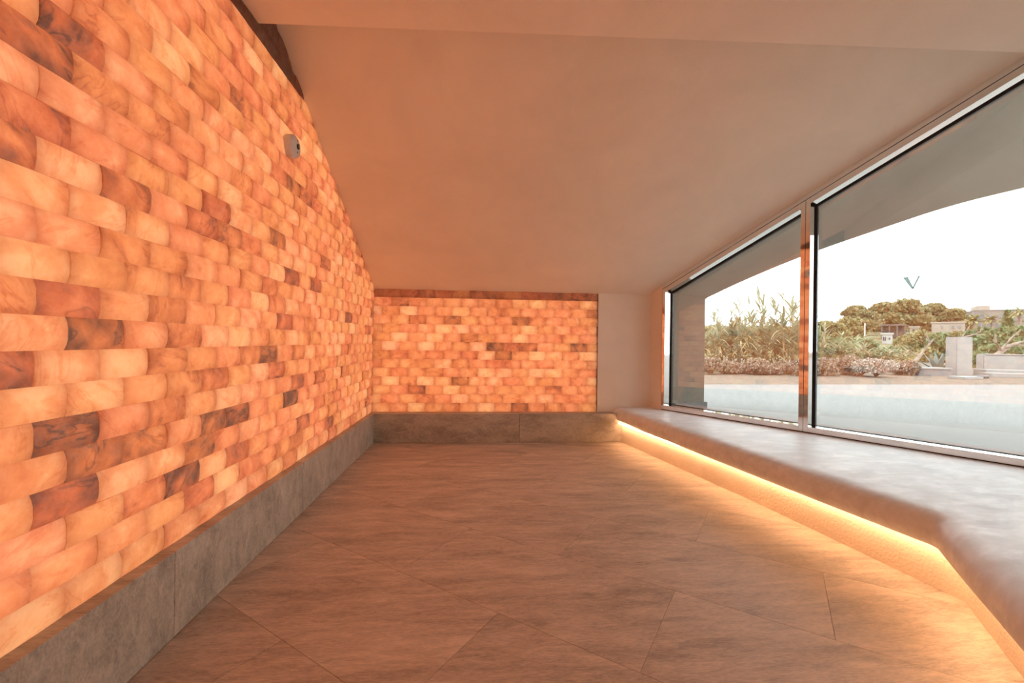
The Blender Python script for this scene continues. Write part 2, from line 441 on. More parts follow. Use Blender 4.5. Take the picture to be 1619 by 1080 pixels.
# walls beyond the picture
prism('wall_near', [(XL - 0.2, NEAR - 0.12), (5.8, NEAR - 0.12), (5.8, NEAR), (XL - 0.2, NEAR)], 0, 2.9, M_wall, kind='structure')
wr = prism('wall_right', [wp(SEND + 0.004, 0.0), wp(SEND + 0.24, 0.0), wp(SEND + 0.24, 0.16), wp(SEND + 0.004, 0.16)], 0, 3.3, M_wall, kind='structure')
prism('wall_end', [wp(SEND + 1.75, 0.0), (5.60, NEAR), (5.75, NEAR), wp(SEND + 1.75, 0.16)], 0, 3.3, M_wall, wr)
prism('wall_foot', [wp(SEND + 0.24, 0.0), wp(SEND + 1.75, 0.0), wp(SEND + 1.75, 0.16), wp(SEND + 0.24, 0.16)], 0, ZB - 0.005, M_wall, wr)

# ------------------------------------------------------------------ stone ledges along the two brick walls
bl = empty('baseboard_left', (XLF, 1.0, 0), 'structure'); bb = empty('baseboard_back', (0, YBF, 0), 'structure')
def child_box(name, a, b, mat, parent, bevel=0.0015):
    o = box(name, a, b, mat, parent, bevel=bevel); o.matrix_parent_inverse = Matrix.Translation(-Vector(parent.location)); return o
yj = 1.735 - 1.2 * 3; g = 0.0012
while yj < YBF:
    a, b = max(yj, NEAR), min(yj + 1.2, YBF); yj += 1.2
    if b - a > 0.05: child_box('stone_panel', (XL - 0.03, a + g, 0.0005), (XLF, b - g, HL), M_ledge, bl)
xj = 0.48 - 1.2 * 2
while xj < 1.67:
    a, b = max(xj, XL - 0.03), min(xj + 1.2, 1.682); xj += 1.2
    if b - a > 0.05: child_box('stone_panel', (a + g, YBF, 0.0005), (b - g, YB + 0.07, HL), M_ledge, bb)

# ------------------------------------------------------------------ bench
def chaikin(pts, n):
    for _ in range(n):
        q = [pts[0]]
        for a, b in zip(pts, pts[1:]):
            q.append((a[0] * .75 + b[0] * .25, a[1] * .75 + b[1] * .25)); q.append((a[0] * .25 + b[0] * .75, a[1] * .25 + b[1] * .75))
        q.append(pts[-1]); pts = q
    return pts
def dens(pts, d):
    out = [pts[0]]
    for a, b in zip(pts, pts[1:]):
        k = max(1, int(math.dist(a, b) / d))
        out += [(a[0] + (b[0] - a[0]) * i / k, a[1] + (b[1] - a[1]) * i / k) for i in range(1, k + 1)]
    return out
LIP = [(1.625, 4.992), (1.665, 4.78), (1.845, 3.58), (2.005, 2.47), (2.10, 1.92), (2.128, 1.80), (2.085, 1.735), (1.90, 1.490), (1.70, 1.206), (0.92, 0.10), (0.05, -1.1), (-0.08, NEAR + 0.01)]
lip = chaikin(dens(LIP, 0.35), 2)
def normals(p):
    out = []
    for i in range(len(p)):
        a, b = p[max(i - 1, 0)], p[min(i + 1, len(p) - 1)]
        d = Vector((b[0] - a[0], b[1] - a[1])).normalized(); out.append(Vector((d.y, -d.x)))   # towards the room (left of the walk is the bench)
    return out
nor = normals(lip)
PROF = [(-0.16, 0.235), (-0.05, 0.226), (-0.012, 0.226), (0.012, 0.236), (0.028, 0.258), (0.034, 0.288), (0.028, 0.320), (0.010, 0.350), (-0.02, 0.371), (-0.06, 0.382), (-0.11, ZB)]
bench = empty('built_in_bench', (2.1, 3.0, 0)); tag(bench, 'long built-in plastered bench with rounded lip below the big window', 'bench')
bm = bmesh.new(); rings = []
rj = random.Random(3)
for i, (p, n) in enumerate(zip(lip, nor)):
    wob = 0.0025 * math.sin(i * 0.35)
    rings.append([bm.verts.new((p[0] + n.x * (o_ + wob), p[1] + n.y * (o_ + wob), z_ + 0.001 * math.sin(i * 0.3))) for o_, z_ in PROF])
for a, b in zip(rings, rings[1:]):
    for k in range(len(PROF) - 1): bm.faces.new((a[k], a[k + 1], b[k + 1], b[k]))
# top out to the window line
L = len(rings); W = []
for i, p in enumerate(lip):
    # nearest matching point along the glazing line (and the wall beyond it)
    s = -0.20 + (i / (L - 1)) * 7.3
    x, y = wp(s, 0.05 if s < SEND else -0.003)
    y = max(NEAR + 0.01, min(y, YB - 0.006))
    W.append(bm.verts.new((min(x, 5.40), y, ZB)))
mid = []
for i in range(L):
    a, b = rings[i][-1].co, W[i].co
    rr = [rings[i][-1]] + [bm.verts.new(a.lerp(b, k / 6) + Vector((0, 0, 0.0012 * math.sin(i * 1.1 + k * 2)))) for k in range(1, 6)] + [W[i]]
    mid.append(rr)
for a, b in zip(mid, mid[1:]):
    for k in range(6): bm.faces.new((a[k], a[k + 1], b[k + 1], b[k]))
bm.faces.new(rings[0][::-1]); bm.faces.new(rings[-1])
bmesh.ops.recalc_face_normals(bm, faces=bm.faces)
seat = bmobj('seat', bm, M_bench, bench, smooth=True)
BASE = [(1.676, 4.845), (2.04, 2.96), (2.215, 1.765), (1.923, 1.352), (0.95, 0.0), (0.05, -1.28)]
bp = dens(BASE, 0.3)
bm = bmesh.new()
rows = [[bm.verts.new((x, y, z)) for x, y in bp] for z in (0.0005, 0.06, 0.12, 0.18, 0.236)]
back_pts = []
bn = normals(bp)
bkv = [[bm.verts.new((p[0] - n.x * 0.12, p[1] - n.y * 0.12, z)) for p, n in zip(bp, bn)] for z in (0.0005, 0.236)]
for a, b in zip(rows, rows[1:]):
    for k in range(len(bp) - 1): bm.faces.new((a[k], a[k + 1], b[k + 1], b[k]))
for k in range(len(bp) - 1):
    bm.faces.new((rows[-1][k], rows[-1][k + 1], bkv[1][k + 1], bkv[1][k])); bm.faces.new((bkv[0][k], bkv[0][k + 1], rows[0][k + 1], rows[0][k]))
    bm.faces.new((bkv[1][k], bkv[1][k + 1], bkv[0][k + 1], bkv[0][k]))
base = bmobj('base', bm, M_base, bench)
# the LED strip under the lip
bm = bmesh.new()
sp = dens([(1.640, 4.838), (2.012, 2.955), (2.168, 1.80), (2.15, 1.745), (1.875, 1.352), (0.92, 0.02), (0.03, -1.22)], 0.25); sn = normals(sp)
ra = [bm.verts.new((p[0] + n.x * 0.006, p[1] + n.y * 0.006, 0.2190)) for p, n in zip(sp, sn)]
rb = [bm.verts.new((p[0] - n.x * 0.006, p[1] - n.y * 0.006, 0.2190)) for p, n in zip(sp, sn)]
for k in range(len(sp) - 1): bm.faces.new((ra[k], ra[k + 1], rb[k + 1], rb[k]))
ledo = bmobj('led_strip', bm, M_led, bench)
for o in (seat, base, ledo): o.matrix_parent_inverse = Matrix.Translation(-Vector(bench.location))

# ------------------------------------------------------------------ glazing
def wz(s, n): return slope(*wp(s, n))
def wbox(name, s0, s1, n0, n1, lo, hi, mat, parent, bevel=0.0):
    f0 = lo if callable(lo) else (lambda s, n: lo); f1 = hi if callable(hi) else (lambda s, n: hi)
    bm = bmesh.new(); c = [(s0, n0), (s1, n0), (s1, n1), (s0, n1)]
    hexa(bm, [(*wp(s, n), f0(s, n)) for s, n in c] + [(*wp(s, n), f1(s, n)) for s, n in c])
    bmesh.ops.recalc_face_normals(bm, faces=bm.faces)
    if bevel: bmesh.ops.bevel(bm, geom=list(bm.edges), offset=bevel, segments=1, affect='EDGES')
    return bmobj(name, bm, mat, parent)
ZS = ZB + 0.008
trim = empty('trim_1', (0, 0, 0), 'structure')
wbox('head_bar', 0.0, SEND, 0.0, 0.16, lambda s, n: wz(s, 0) - 0.050, lambda s, n: wz(s, n) + 0.01, M_steel, trim, 0.001)
wbox('shadow_gap', 0.0, SEND, 0.006, 0.15, lambda s, n: wz(s, 0) - 0.056, lambda s, n: wz(s, 0) - 0.050, M_black, trim)
wbox('sill_gap', 0.0, SEND, 0.004, 0.16, ZB - 0.02, ZS, M_black, trim)
SM = 1.457
def window(idx, s0, s1, flat=None):
    w_ = empty('window_%d' % idx, (0, 0, 0), 'structure')
    J, Hh, Bm, dep = 0.036, 0.052, 0.046, 0.16
    zh = (lambda s, n: wz(s, 0) - 0.056) if flat is None else (lambda s, n: flat)
    wbox('frame_jamb', s0, s0 + J, 0, dep, ZS, zh, M_steel, w_, 0.001); wbox('frame_jamb', s1 - J, s1, 0, dep, ZS, zh, M_steel, w_, 0.001)
    a, b = s0 + J, s1 - J
    wbox('frame_head', a, b, 0, dep, lambda s, n: zh(s, n) - Hh, zh, M_steel, w_, 0.001)
    wbox('frame_sill', a, b, 0, dep, ZS, ZS + Bm, M_steel, w_, 0.001)
    zt = lambda s, n: zh(s, n) - Hh; zb = ZS + Bm; k = 0.014
    wbox('gasket', a, a + k, 0.118, 0.150, zb, zt, M_black, w_); wbox('gasket', b - k, b, 0.118, 0.150, zb, zt, M_black, w_)
    wbox('gasket', a + k, b - k, 0.118, 0.150, lambda s, n: zt(s, n) - k, zt, M_black, w_); wbox('gasket', a + k, b - k, 0.118, 0.150, zb, zb + k * 0.25, M_black, w_)
    pane = wbox('glass_pane', a + k, b - k, 0.127, 0.143, zb + k * 0.25, lambda s, n: zt(s, n) - k, M_glass, w_)
    return w_, pane
win1, pane1 = window(1, 0.0, SM)
win2, pane2 = window(2, SM + 0.003, SEND)
added_win, added_pane = window(3, SEND + 0.24, SEND + 1.75, 2.842)  # unseen third window, added to bring more daylight into the room
# the letter on the second pane: thick left stroke, thin right stroke, small serifs
t = NT('frosted_film'); _a = t.n('ShaderNodeBsdfTransparent'); _b = t.n('ShaderNodeBsdfTranslucent'); _b.inputs[0].default_value = (0.46, 0.54, 0.52, 1)
_m = t.n('ShaderNodeMixShader', i_0=0.85); t.l(_a.outputs[0], _m.inputs[1]); t.l(_b.outputs[0], _m.inputs[2]); t.l(_m.outputs[0], t.out.inputs[0]); M_film = t.m
def letter_v(s, z, h, parent):
    P = lambda ds, dz: (*wp(s + ds * h, 0.1255), z + dz * h); Q = lambda ds, dz: (*wp(s + ds * h, 0.1269), z + dz * h)
    shapes = [[(-.50, .92), (-.20, .92), (.14, .0), (.02, .0)], [(.02, .03), (.13, .0), (.48, .92), (.36, .92)],
              [(-.58, .92), (-.16, .92), (-.16, .96), (-.58, .96)], [(.26, .92), (.54, .92), (.54, .96), (.26, .96)]]
    bm = bmesh.new()
    for sh in shapes: hexa(bm, [P(*q) for q in sh] + [Q(*q) for q in sh])
    bmesh.ops.recalc_face_normals(bm, faces=bm.faces)
    return bmobj('letter', bm, M_film, parent)
_d = r2 * ((1441 - CX) / FPX) + u2 * ((CY - 457) / FPX) + _f
_t = (NW.x * wp(0, 0.126)[0] + NW.y * wp(0, 0.126)[1]) / (NW.x * _d.x + NW.y * _d.y)
_s = (_d.x * _t - P0.x) * DW.x + (_d.y * _t - P0.y) * DW.y
lv = letter_v(_s, EYE + _d.z * _t, 0.100, pane2); lv['label'] = 'pale frosted letter V'

# ------------------------------------------------------------------ sensor on the brick wall
sx, sy, sz = XL + 0.012, 2.775, 2.362
sens = empty('wall_sensor', (sx, sy, sz)); tag(sens, 'small round white sensor fixed high on the glowing brick wall', 'sensor')
M_sens = plain('white_plastic', (0.72, 0.70, 0.67), 0.4, 0.02)
def lathe(name, prof, mat, parent, seg=32):
    bm = bmesh.new(); rr = []
    for x, r_ in prof: rr.append([bm.verts.new((x, r_ * math.cos(6.28319 * k / seg), r_ * math.sin(6.28319 * k / seg))) for k in range(seg)])
    for a, b in zip(rr, rr[1:]):
        for k in range(seg): bm.faces.new((a[k], b[k], b[(k + 1) % seg], a[(k + 1) % seg]))
    bm.faces.new(rr[-1])
    bmesh.ops.recalc_face_normals(bm, faces=bm.faces)
    return bmobj(name, bm, mat, parent, smooth=True)
lathe('housing', [(-0.02, 0.070), (0.022, 0.072), (0.034, 0.066), (0.043, 0.050), (0.047, 0.028), (0.048, 0.012)], M_sens, sens)
lens = lathe('lens_ring', [(0.044, 0.0165), (0.052, 0.0165), (0.053, 0.010), (0.050, 0.009)], M_black, sens, 20)
lathe('lens', [(0.046, 0.008), (0.054, 0.007), (0.056, 0.003)], plain('lens_amber', (0.35, 0.22, 0.12), 0.2), lens, 14)
for dz in (-0.036, 0.036):
    o = lathe('screw', [(0.040, 0.004), (0.049, 0.004), (0.0495, 0.002)], M_black, sens, 10); o.location = (-0.002, 0, dz)

# ------------------------------------------------------------------ outside: canopy, wing wall, paving
GZ = 0.37
M_pave = plain('pale_paving', (0.32, 0.32, 0.315), 0.8, 0.06, 0.8, out=OUT)
M_dirt = plain('tan_gravel', (0.25, 0.20, 0.155), 0.95, 0.25, 9.0, out=OUT)
M_conc = plain('pale_concrete', (0.45, 0.45, 0.44), 0.9, 0.08, 2.0, out=OUT)
M_concd = plain('grey_concrete', (0.24, 0.237, 0.235), 0.9, 0.12, 4.0, out=OUT)
def extend(y0): return P0.x + (P0.y - y0) / -DW.y * DW.x
edge = [(2.80, 5.03), (3.05, 4.70), (3.46, 4.27), (3.96, 3.885), (4.33, 3.61), (4.79, 3.40), (5.5, 3.10), (6.5, 2.75)]
for _ in range(2):
    edge = [edge[0]] + [(a[0] * (1 - k) + b[0] * k, a[1] * (1 - k) + b[1] * k) for a, b in zip(edge, edge[1:]) for k in (.25, .75)] + [edge[-1]]
poly = [(2.12, 5.1)] + [wp(-0.05, 0.165), wp(1.0, 0.165), wp(2.0, 0.165), wp(SEND, 0.165)] + [(4.4, 2.3), (6.5, 2.45)] + edge[::-1] + [(2.75, 5.25)]
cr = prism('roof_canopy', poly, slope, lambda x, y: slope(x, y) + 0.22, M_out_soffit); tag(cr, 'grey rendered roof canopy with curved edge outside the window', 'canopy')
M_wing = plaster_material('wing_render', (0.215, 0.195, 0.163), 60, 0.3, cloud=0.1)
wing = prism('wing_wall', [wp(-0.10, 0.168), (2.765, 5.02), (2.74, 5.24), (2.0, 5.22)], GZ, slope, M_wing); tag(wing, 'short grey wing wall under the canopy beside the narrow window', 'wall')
pl = prism('plinth', [(2.35, 4.905), (2.80, 5.005), (2.79, 5.27), (2.3, 5.27)], GZ, GZ + 0.075, M_concd, wing)
pv = prism('ground_paving', [wp(-7.0, 0.162), wp(0, 0.162), wp(SEND, 0.162), wp(6.5, 0.165), (30, -3.0), (30, 8.75), (9.1, 8.17), (4.42, 7.94), (0.2, 7.75)], 0.0, GZ, M_pave, kind='structure')
# a few courses of paving joints
dirt = prism('ground_gravel', [(-4, 7.6), (0.2, 7.75), (4.42, 7.94), (9.1, 8.17), (30, 8.75), (60, 9.2), (60, 30), (-4, 30)], -0.2, GZ - 0.012, M_dirt, kind='structure')

def pos(u, zc):                                    # bearing u (photo column) and distance -> ground point
    a = (u - CX) / FPX
    return zc * (a * math.cos(YAW) + math.sin(YAW)), zc * (math.cos(YAW) - a * math.sin(YAW))
def hz(u, v, zc): return EYE + (CY + ROLL * (u - CX) - v) / FPX * zc

# concrete post, trough, low wall and steps
x, y = pos(1516, 12.2)
def rot_box(name, cx, cy, lx, ly, z0, z1, ang, mat, parent=None, bevel=0.0):
    bm = bmesh.new(); c, s = math.cos(ang), math.sin(ang)
    q = [(-lx / 2, -ly / 2), (lx / 2, -ly / 2), (lx / 2, ly / 2), (-lx / 2, ly / 2)]
    q = [(cx + a * c - b * s, cy + a * s + b * c) for a, b in q]
    hexa(bm, [(*p, z0) for p in q] + [(*p, z1) for p in q])
    if bevel: bmesh.ops.bevel(bm, geom=list(bm.edges), offset=bevel, segments=2, affect='EDGES')
    return bmobj(name, bm, mat, parent)
post = rot_box('concrete_post', x, y, 0.39, 0.39, GZ - 0.03, hz(1516, 533, 12.2), 1.31, M_conc, bevel=0.012); tag(post, 'square pale concrete post standing at the edge of the paving', 'post')
x, y = pos(1466, 12.0)
bm = bmesh.new(); tw, td = 0.40, 0.36; zt = hz(1470, 583, 12.0)
ca, sa = math.cos(-0.35), math.sin(-0.35)
R_ = lambda a, b: (x + a * ca - b * sa, y + a * sa + b * ca)
hexa(bm, [(*R_(-tw, -td), GZ - 0.03), (*R_(tw, -td), GZ - 0.03), (*R_(tw, td), GZ - 0.03), (*R_(-tw, td), GZ - 0.03), (*R_(-tw * 0.68, -td * .7), zt), (*R_(tw, -td * .7), zt), (*R_(tw, td * .7), zt), (*R_(-tw * .68, td * .7), zt)])
bmesh.ops.bevel(bm, geom=list(bm.edges), offset=0.015, segments=1, affect='EDGES')
tr = bmobj('stone_block', bm, M_concd); tag(tr, 'grey slope-sided stone block beside the concrete post', 'block')
cp = rot_box('coping', *R_(0.06, 0), 0.74, 0.56, zt - 0.005, zt + 0.04, -0.35, M_conc, tr, 0.008)
x0, y0 = pos(1549, 13.0); x1, y1 = pos(1760, 12.2)
dx, dy = x1 - x0, y1 - y0; ln = math.hypot(dx, dy); an = math.atan2(dy, dx)
lw = rot_box('low_wall', (x0 + x1) / 2, (y0 + y1) / 2, ln, 0.3, GZ, hz(1560, 561, 13.0), an, M_conc, bevel=0.02); tag(lw, 'low white concrete wall beyond the paved terrace', 'wall')
lc = rot_box('wall_cap', (x0 + x1) / 2 + 0.02, (y0 + y1) / 2, ln - 0.1, 0.36, hz(1560, 561, 13.0) - 0.002, hz(1560, 561, 13.0) + 0.03, an, M_conc, lw, 0.01)
for i, (uu, zc, wd, hh) in enumerate(((1655, 11.9, 3.0, 0.16), (1668, 11.4, 3.0, 0.09))):
    xx, yy = pos(uu, zc)
    st = rot_box('terrace_step', xx, yy, wd, 0.45, GZ - 0.02, GZ + hh, an, M_conc, bevel=0.01)
    tag(st, ['upper pale concrete step below the low wall', 'lower pale concrete step in front of the low wall'][i], 'step')
M_slab = plain('grey_blue_slab', (0.40, 0.45, 0.46), 0.8, out=OUT)
xx, yy = pos(1527, 10.8); sl = rot_box('paving_slab', xx, yy, 0.62, 0.35, GZ - 0.01, GZ + 0.05, 0.1, M_slab, bevel=0.008); tag(sl, 'loose grey-green slab lying by the foot of the post', 'slab')
for i in range(5):
    xx, yy = pos(1540 + i * 5, 11.0 + 0.12 * (i % 3)); bm = bmesh.new(); bmesh.ops.create_icosphere(bm, subdivisions=1, radius=1)
    for v in bm.verts: v.co = Vector((v.co.x * .09, v.co.y * .07, v.co.z * .045)) * rnd.uniform(.8, 1.2)
    o = bmobj('rubble_stone', bm, M_concd); o.location = (xx, yy, GZ + 0.03); o.rotation_euler = (0, 0, i); tag(o, 'grey rubble stone in the small heap beside the post', 'stone', 'rubble by the post')

# ------------------------------------------------------------------ outside: hillside
bm = bmesh.new(); NU, NZ = 26, 26; grid = []
M_hill = plain('olive_hillside', (0.20, 0.20, 0.10), 0.95, 0.35, 0.5, out=OUT)
rh = random.Random(5)
for i in range(NZ):
    zc = 13.5 + (i / (NZ - 1)) ** 1.5 * 110; rr = []
    for k in range(NU):
        uu = 950 + k * 36; xx, yy = pos(uu, zc)
        rr.append(bm.verts.new((xx, yy, -0.4 + max(0, zc - 13) * 0.062 + 0.25 * math.sin(xx * 0.4) + rh.uniform(-.1, .1))))
    grid.append(rr)
for a, b in zip(grid, grid[1:]):
    for k in range(NU - 1): bm.faces.new((a[k], a[k + 1], b[k + 1], b[k]))
bmobj('ground_hillside', bm, M_hill, kind='structure', smooth=True)
def hill_z(zc): return -0.4 + max(0, zc - 13) * 0.062

# ------------------------------------------------------------------ outside: plants
G_pine = leaf_material('pine_needles', [(0.17, 0.17, 0.08), (0.31, 0.29, 0.15), (0.48, 0.45, 0.27)])
G_green = leaf_material('green_leaves', [(0.10, 0.17, 0.08), (0.21, 0.31, 0.16), (0.36, 0.46, 0.28)])
G_olive = leaf_material('olive_leaves', [(0.18, 0.18, 0.08), (0.34, 0.33, 0.16), (0.50, 0.47, 0.28)])
G_reed = leaf_material('reed_leaves', [(0.24, 0.28, 0.15), (0.38, 0.42, 0.28), (0.56, 0.58, 0.46)])
G_dry = leaf_material('dry_leaves', [(0.30, 0.20, 0.10), (0.50, 0.37, 0.19), (0.66, 0.55, 0.36)])
G_stem = plain('reed_stem', (0.42, 0.36, 0.20), 0.7, 0.2, out=OUT)
G_shrub = leaf_material('dry_shrub', [(0.22, 0.15, 0.10), (0.42, 0.32, 0.24), (0.66, 0.58, 0.50)], 5)
G_twig = plain('twigs', (0.22, 0.15, 0.10), 0.9, 0.2, out=OUT)
G_bark = plain('grey_bark', (0.38, 0.32, 0.27), 0.9, 0.25, 6, out=OUT)
G_agave = leaf_material('agave', [(0.18, 0.26, 0.24), (0.30, 0.40, 0.38), (0.42, 0.52, 0.50)])

def crown_mesh(lobes, n, size, seed, flat=0.0):
    r_ = random.Random(seed); V = []; F = []
    tot = sum(l[3] ** 2 for l in lobes)
    for (cx, cy, cz, rr, sz_) in lobes:
        for _ in range(int(n * rr * rr / tot)):
            a = r_.uniform(0, 6.283); b = r_.uniform(-0.55, 1.0); q = math.sqrt(max(0, 1 - b * b)); k = r_.uniform(0.75, 1.04)
            c = Vector((cx + rr * q * math.cos(a) * k, cy + rr * q * math.sin(a) * k, cz + rr * b * sz_ * k))
            nn = Vector((r_.gauss(0, 1), r_.gauss(0, 1), r_.gauss(0, 1))).normalized(); tt = nn.orthogonal().normalized(); bb_ = nn.cross(tt)
            s_ = size * r_.uniform(0.6, 1.4); i0 = len(V)
            V += [c + tt * s_, c + bb_ * s_ * 0.6, c - tt * s_, c - bb_ * s_ * 0.6]; F.append((i0, i0 + 1, i0 + 2, i0 + 3))
    return V, F

def tree(name, u, zc, vtop, wpx, hpx, mat, label, cat='tree', nl=7, n=900, seed=0, flat=0.6, group=None, leaf=None):
    x, y = pos(u, zc); top = hz(u, vtop, zc); wm = wpx / FPX * zc; hm = hpx / FPX * zc
    gz = min(hill_z(zc) - 0.2, top - hm) if zc > 13 else GZ
    root = empty(name, (x, y, gz)); tag(root, label, cat, group); r_ = random.Random(seed)
    lobes = []
    for i in range(nl):
        rr = wm * 0.5 * r_.uniform(0.34, 0.5); k = -1 + 2 * i / max(1, nl - 1)
        lx = k * (wm * 0.5 - rr); lz = (top - gz) - rr * flat - (abs(k) ** 1.5) * hm * 0.45 - r_.uniform(0, 0.12) * hm
        lobes.append((lx * math.cos(YAW + .5), -lx * math.sin(YAW + .5) + r_.uniform(-.3, .3) * wm * .4, max(lz, rr * .5), rr, flat * r_.uniform(.85, 1.2)))
        if i % 2: lobes.append((lx * .7, r_.uniform(-.3, .3) * wm, max((top - gz) - hm * 0.7, rr * .4), rr, flat))
    V, F = crown_mesh(lobes, n, leaf or 0.0048 * zc, seed)
    cr_ = mesh('crown', V, F, mat, root)
    bm = bmesh.new(); hh = max(0.3, top - gz - hm * 0.5)
    tube(bm, [(0, 0, -0.1), (0.05 * wm, 0, hh * 0.5), (0, 0, hh)], [0.025 * wm + .03, 0.02 * wm + .02, 0.012 * wm + .01], 6)
    for k in range(4):
        a = k * 1.6 + seed; tube(bm, [(0.03 * wm, 0, hh * .55), (math.cos(a) * wm * .25, math.sin(a) * wm * .2, hh * 1.0)], [0.012 * wm + .01, 0.005 * wm + .005], 5)
    bmobj('trunk', bm, G_bark, root); return root

pines = [(1358, 66, 482, 56, 42), (1395, 72, 477, 66, 46), (1438, 68, 473, 68, 48), (1476, 72, 480, 60, 44), (1504, 68, 488, 48, 38)]
for i, (u, zc, vt, wd, ht) in enumerate(pines):
    tree('umbrella_pine', u, zc, vt, wd, ht, G_pine, '%s broad umbrella pine on the hill, counted from the hotel' % ORD[len(pines) - 1 - i], 'tree', 9, 4200, 40 + i, 0.55, 'umbrella pines on the hill')
for i, (u, zc, vt, wd, ht) in enumerate([(1365, 84, 500, 60, 42), (1405, 88, 498, 66, 46), (1445, 84, 498, 66, 46), (1485, 88, 500, 60, 42), (1515, 86, 503, 46, 36)]):
    tree('pine_thicket', u, zc, vt, wd, ht, G_pine, '%s dark thicket tree under the umbrella pines, counted from the hotel' % ORD[4 - i], 'tree', 7, 1800, 140 + i, 0.8, 'thicket under the pines')
for i, (u, zc, vt, wd, ht) in enumerate([(1128, 40, 512, 60, 40), (1175, 45, 515, 70, 40), (1225, 42, 508, 60, 40), (1270, 44, 506, 60, 40), (1305, 48, 503, 60, 40), (1335, 52, 502, 50, 36)]):
    tree('hillside_tree', u, zc, vt, wd, ht, G_olive, '%s low olive-green skyline tree behind the reeds, counted from the wing wall' % ORD[i], 'tree', 6, 1800, 60 + i, 0.7, 'trees behind the reeds')
bushes = [(1366, 28, 528, 40, 44), (1432, 30, 528, 40, 40), (1404, 26, 546, 50, 30), (1455, 34, 522, 60, 36), (1490, 30, 523, 60, 40), (1520, 36, 520, 60, 36), (1320, 24, 530, 70, 45), (1470, 22, 548, 60, 40)]
for i, (u, zc, vt, wd, ht) in enumerate(bushes):
    tree('hillside_bush', u, zc, vt, wd, ht, G_olive if i % 2 else G_green, '%s rounded slope bush below the pines, counted from the mullion' % rank(u, [q[0] for q in bushes]), 'bush', 6, 1800, 80 + i, 0.8, 'bushes on the slope')
for i, (u, zc, vt, wd, ht, lab) in enumerate([(1556, 34, 517, 56, 44, 'grey-green leafy tree behind the concrete post'), (1602, 28, 513, 90, 50, 'large bright green leafy tree above the low wall'),
                                     (1575, 20, 540, 70, 44, 'dark green bush hanging behind the dead branches'), (1645, 26, 522, 70, 50, 'green leafy tree beside the large bright green tree'), (1545, 17, 555, 50, 40, 'small green bush right behind the concrete post')]):
    tree('leafy_tree', u, zc, vt, wd, ht, G_green, lab, 'tree', 9, 3800, 100 + i, 0.85)
# cypress and palms by the hotel
x, y = pos(1593, 70); root = empty('cypress', (x, y, hill_z(70))); tag(root, 'slim dark cypress in front of the long hotel', 'tree')
V, F = [], []; topz = hz(1593, 491, 70) - hill_z(70)
for k in range(7):
    v_, f_ = crown_mesh([(0, 0, topz * (0.25 + 0.11 * k), 0.75 * (1 - 0.09 * k), 1.2)], 90, 0.3, 200 + k); b0 = len(V); V += v_; F += [tuple(i + b0 for i in f) for f in f_]
mesh('crown', V, F, G_green, root); bm = bmesh.new(); tube(bm, [(0, 0, -0.3), (0, 0, topz * .5)], [.15, .08]); bmobj('trunk', bm, G_bark, root)
def palm(u, vt, zc, lab):
    x, y = pos(u, zc); gz = hill_z(zc); hh = hz(u, vt, zc) - gz; root = empty('palm', (x, y, gz)); tag(root, lab, 'palm')
    bm = bmesh.new(); tube(bm, [(0, 0, -0.3), (0.1, 0, hh * .5), (0, 0, hh - .6)], [.24, .2, .18]); bmobj('trunk', bm, G_bark, root)
    V, F = [], []; r_ = random.Random(int(u))
    for k in range(26):
        a = k * 2.4; ln_ = r_.uniform(1.3, 1.8); el = r_.uniform(-0.3, 1.1); p = Vector((0, 0, hh - .6)); d = Vector((math.cos(a) * math.cos(el), math.sin(a) * math.cos(el), math.sin(el))); sd = d.cross(Vector((0, 0, 1))).normalized()
        for j in range(4):
            w_ = .26 * (1 - j / 5); q = p + d * ln_ / 4; d = (d + Vector((0, 0, -0.3))).normalized(); i0 = len(V)
            V += [p - sd * w_, p + sd * w_, q + sd * w_ * .8, q - sd * w_ * .8]; F.append((i0, i0 + 1, i0 + 2, i0 + 3)); p = q
    mesh('fronds', V, F, G_olive, root)
palm(1540, 500, 62, 'palm with a short trunk at the left end of the hotel'); palm(1567, 499, 66, 'palm in front of the middle of the hotel'); palm(1611, 489, 66, 'tall palm beside the cypress in front of the hotel')

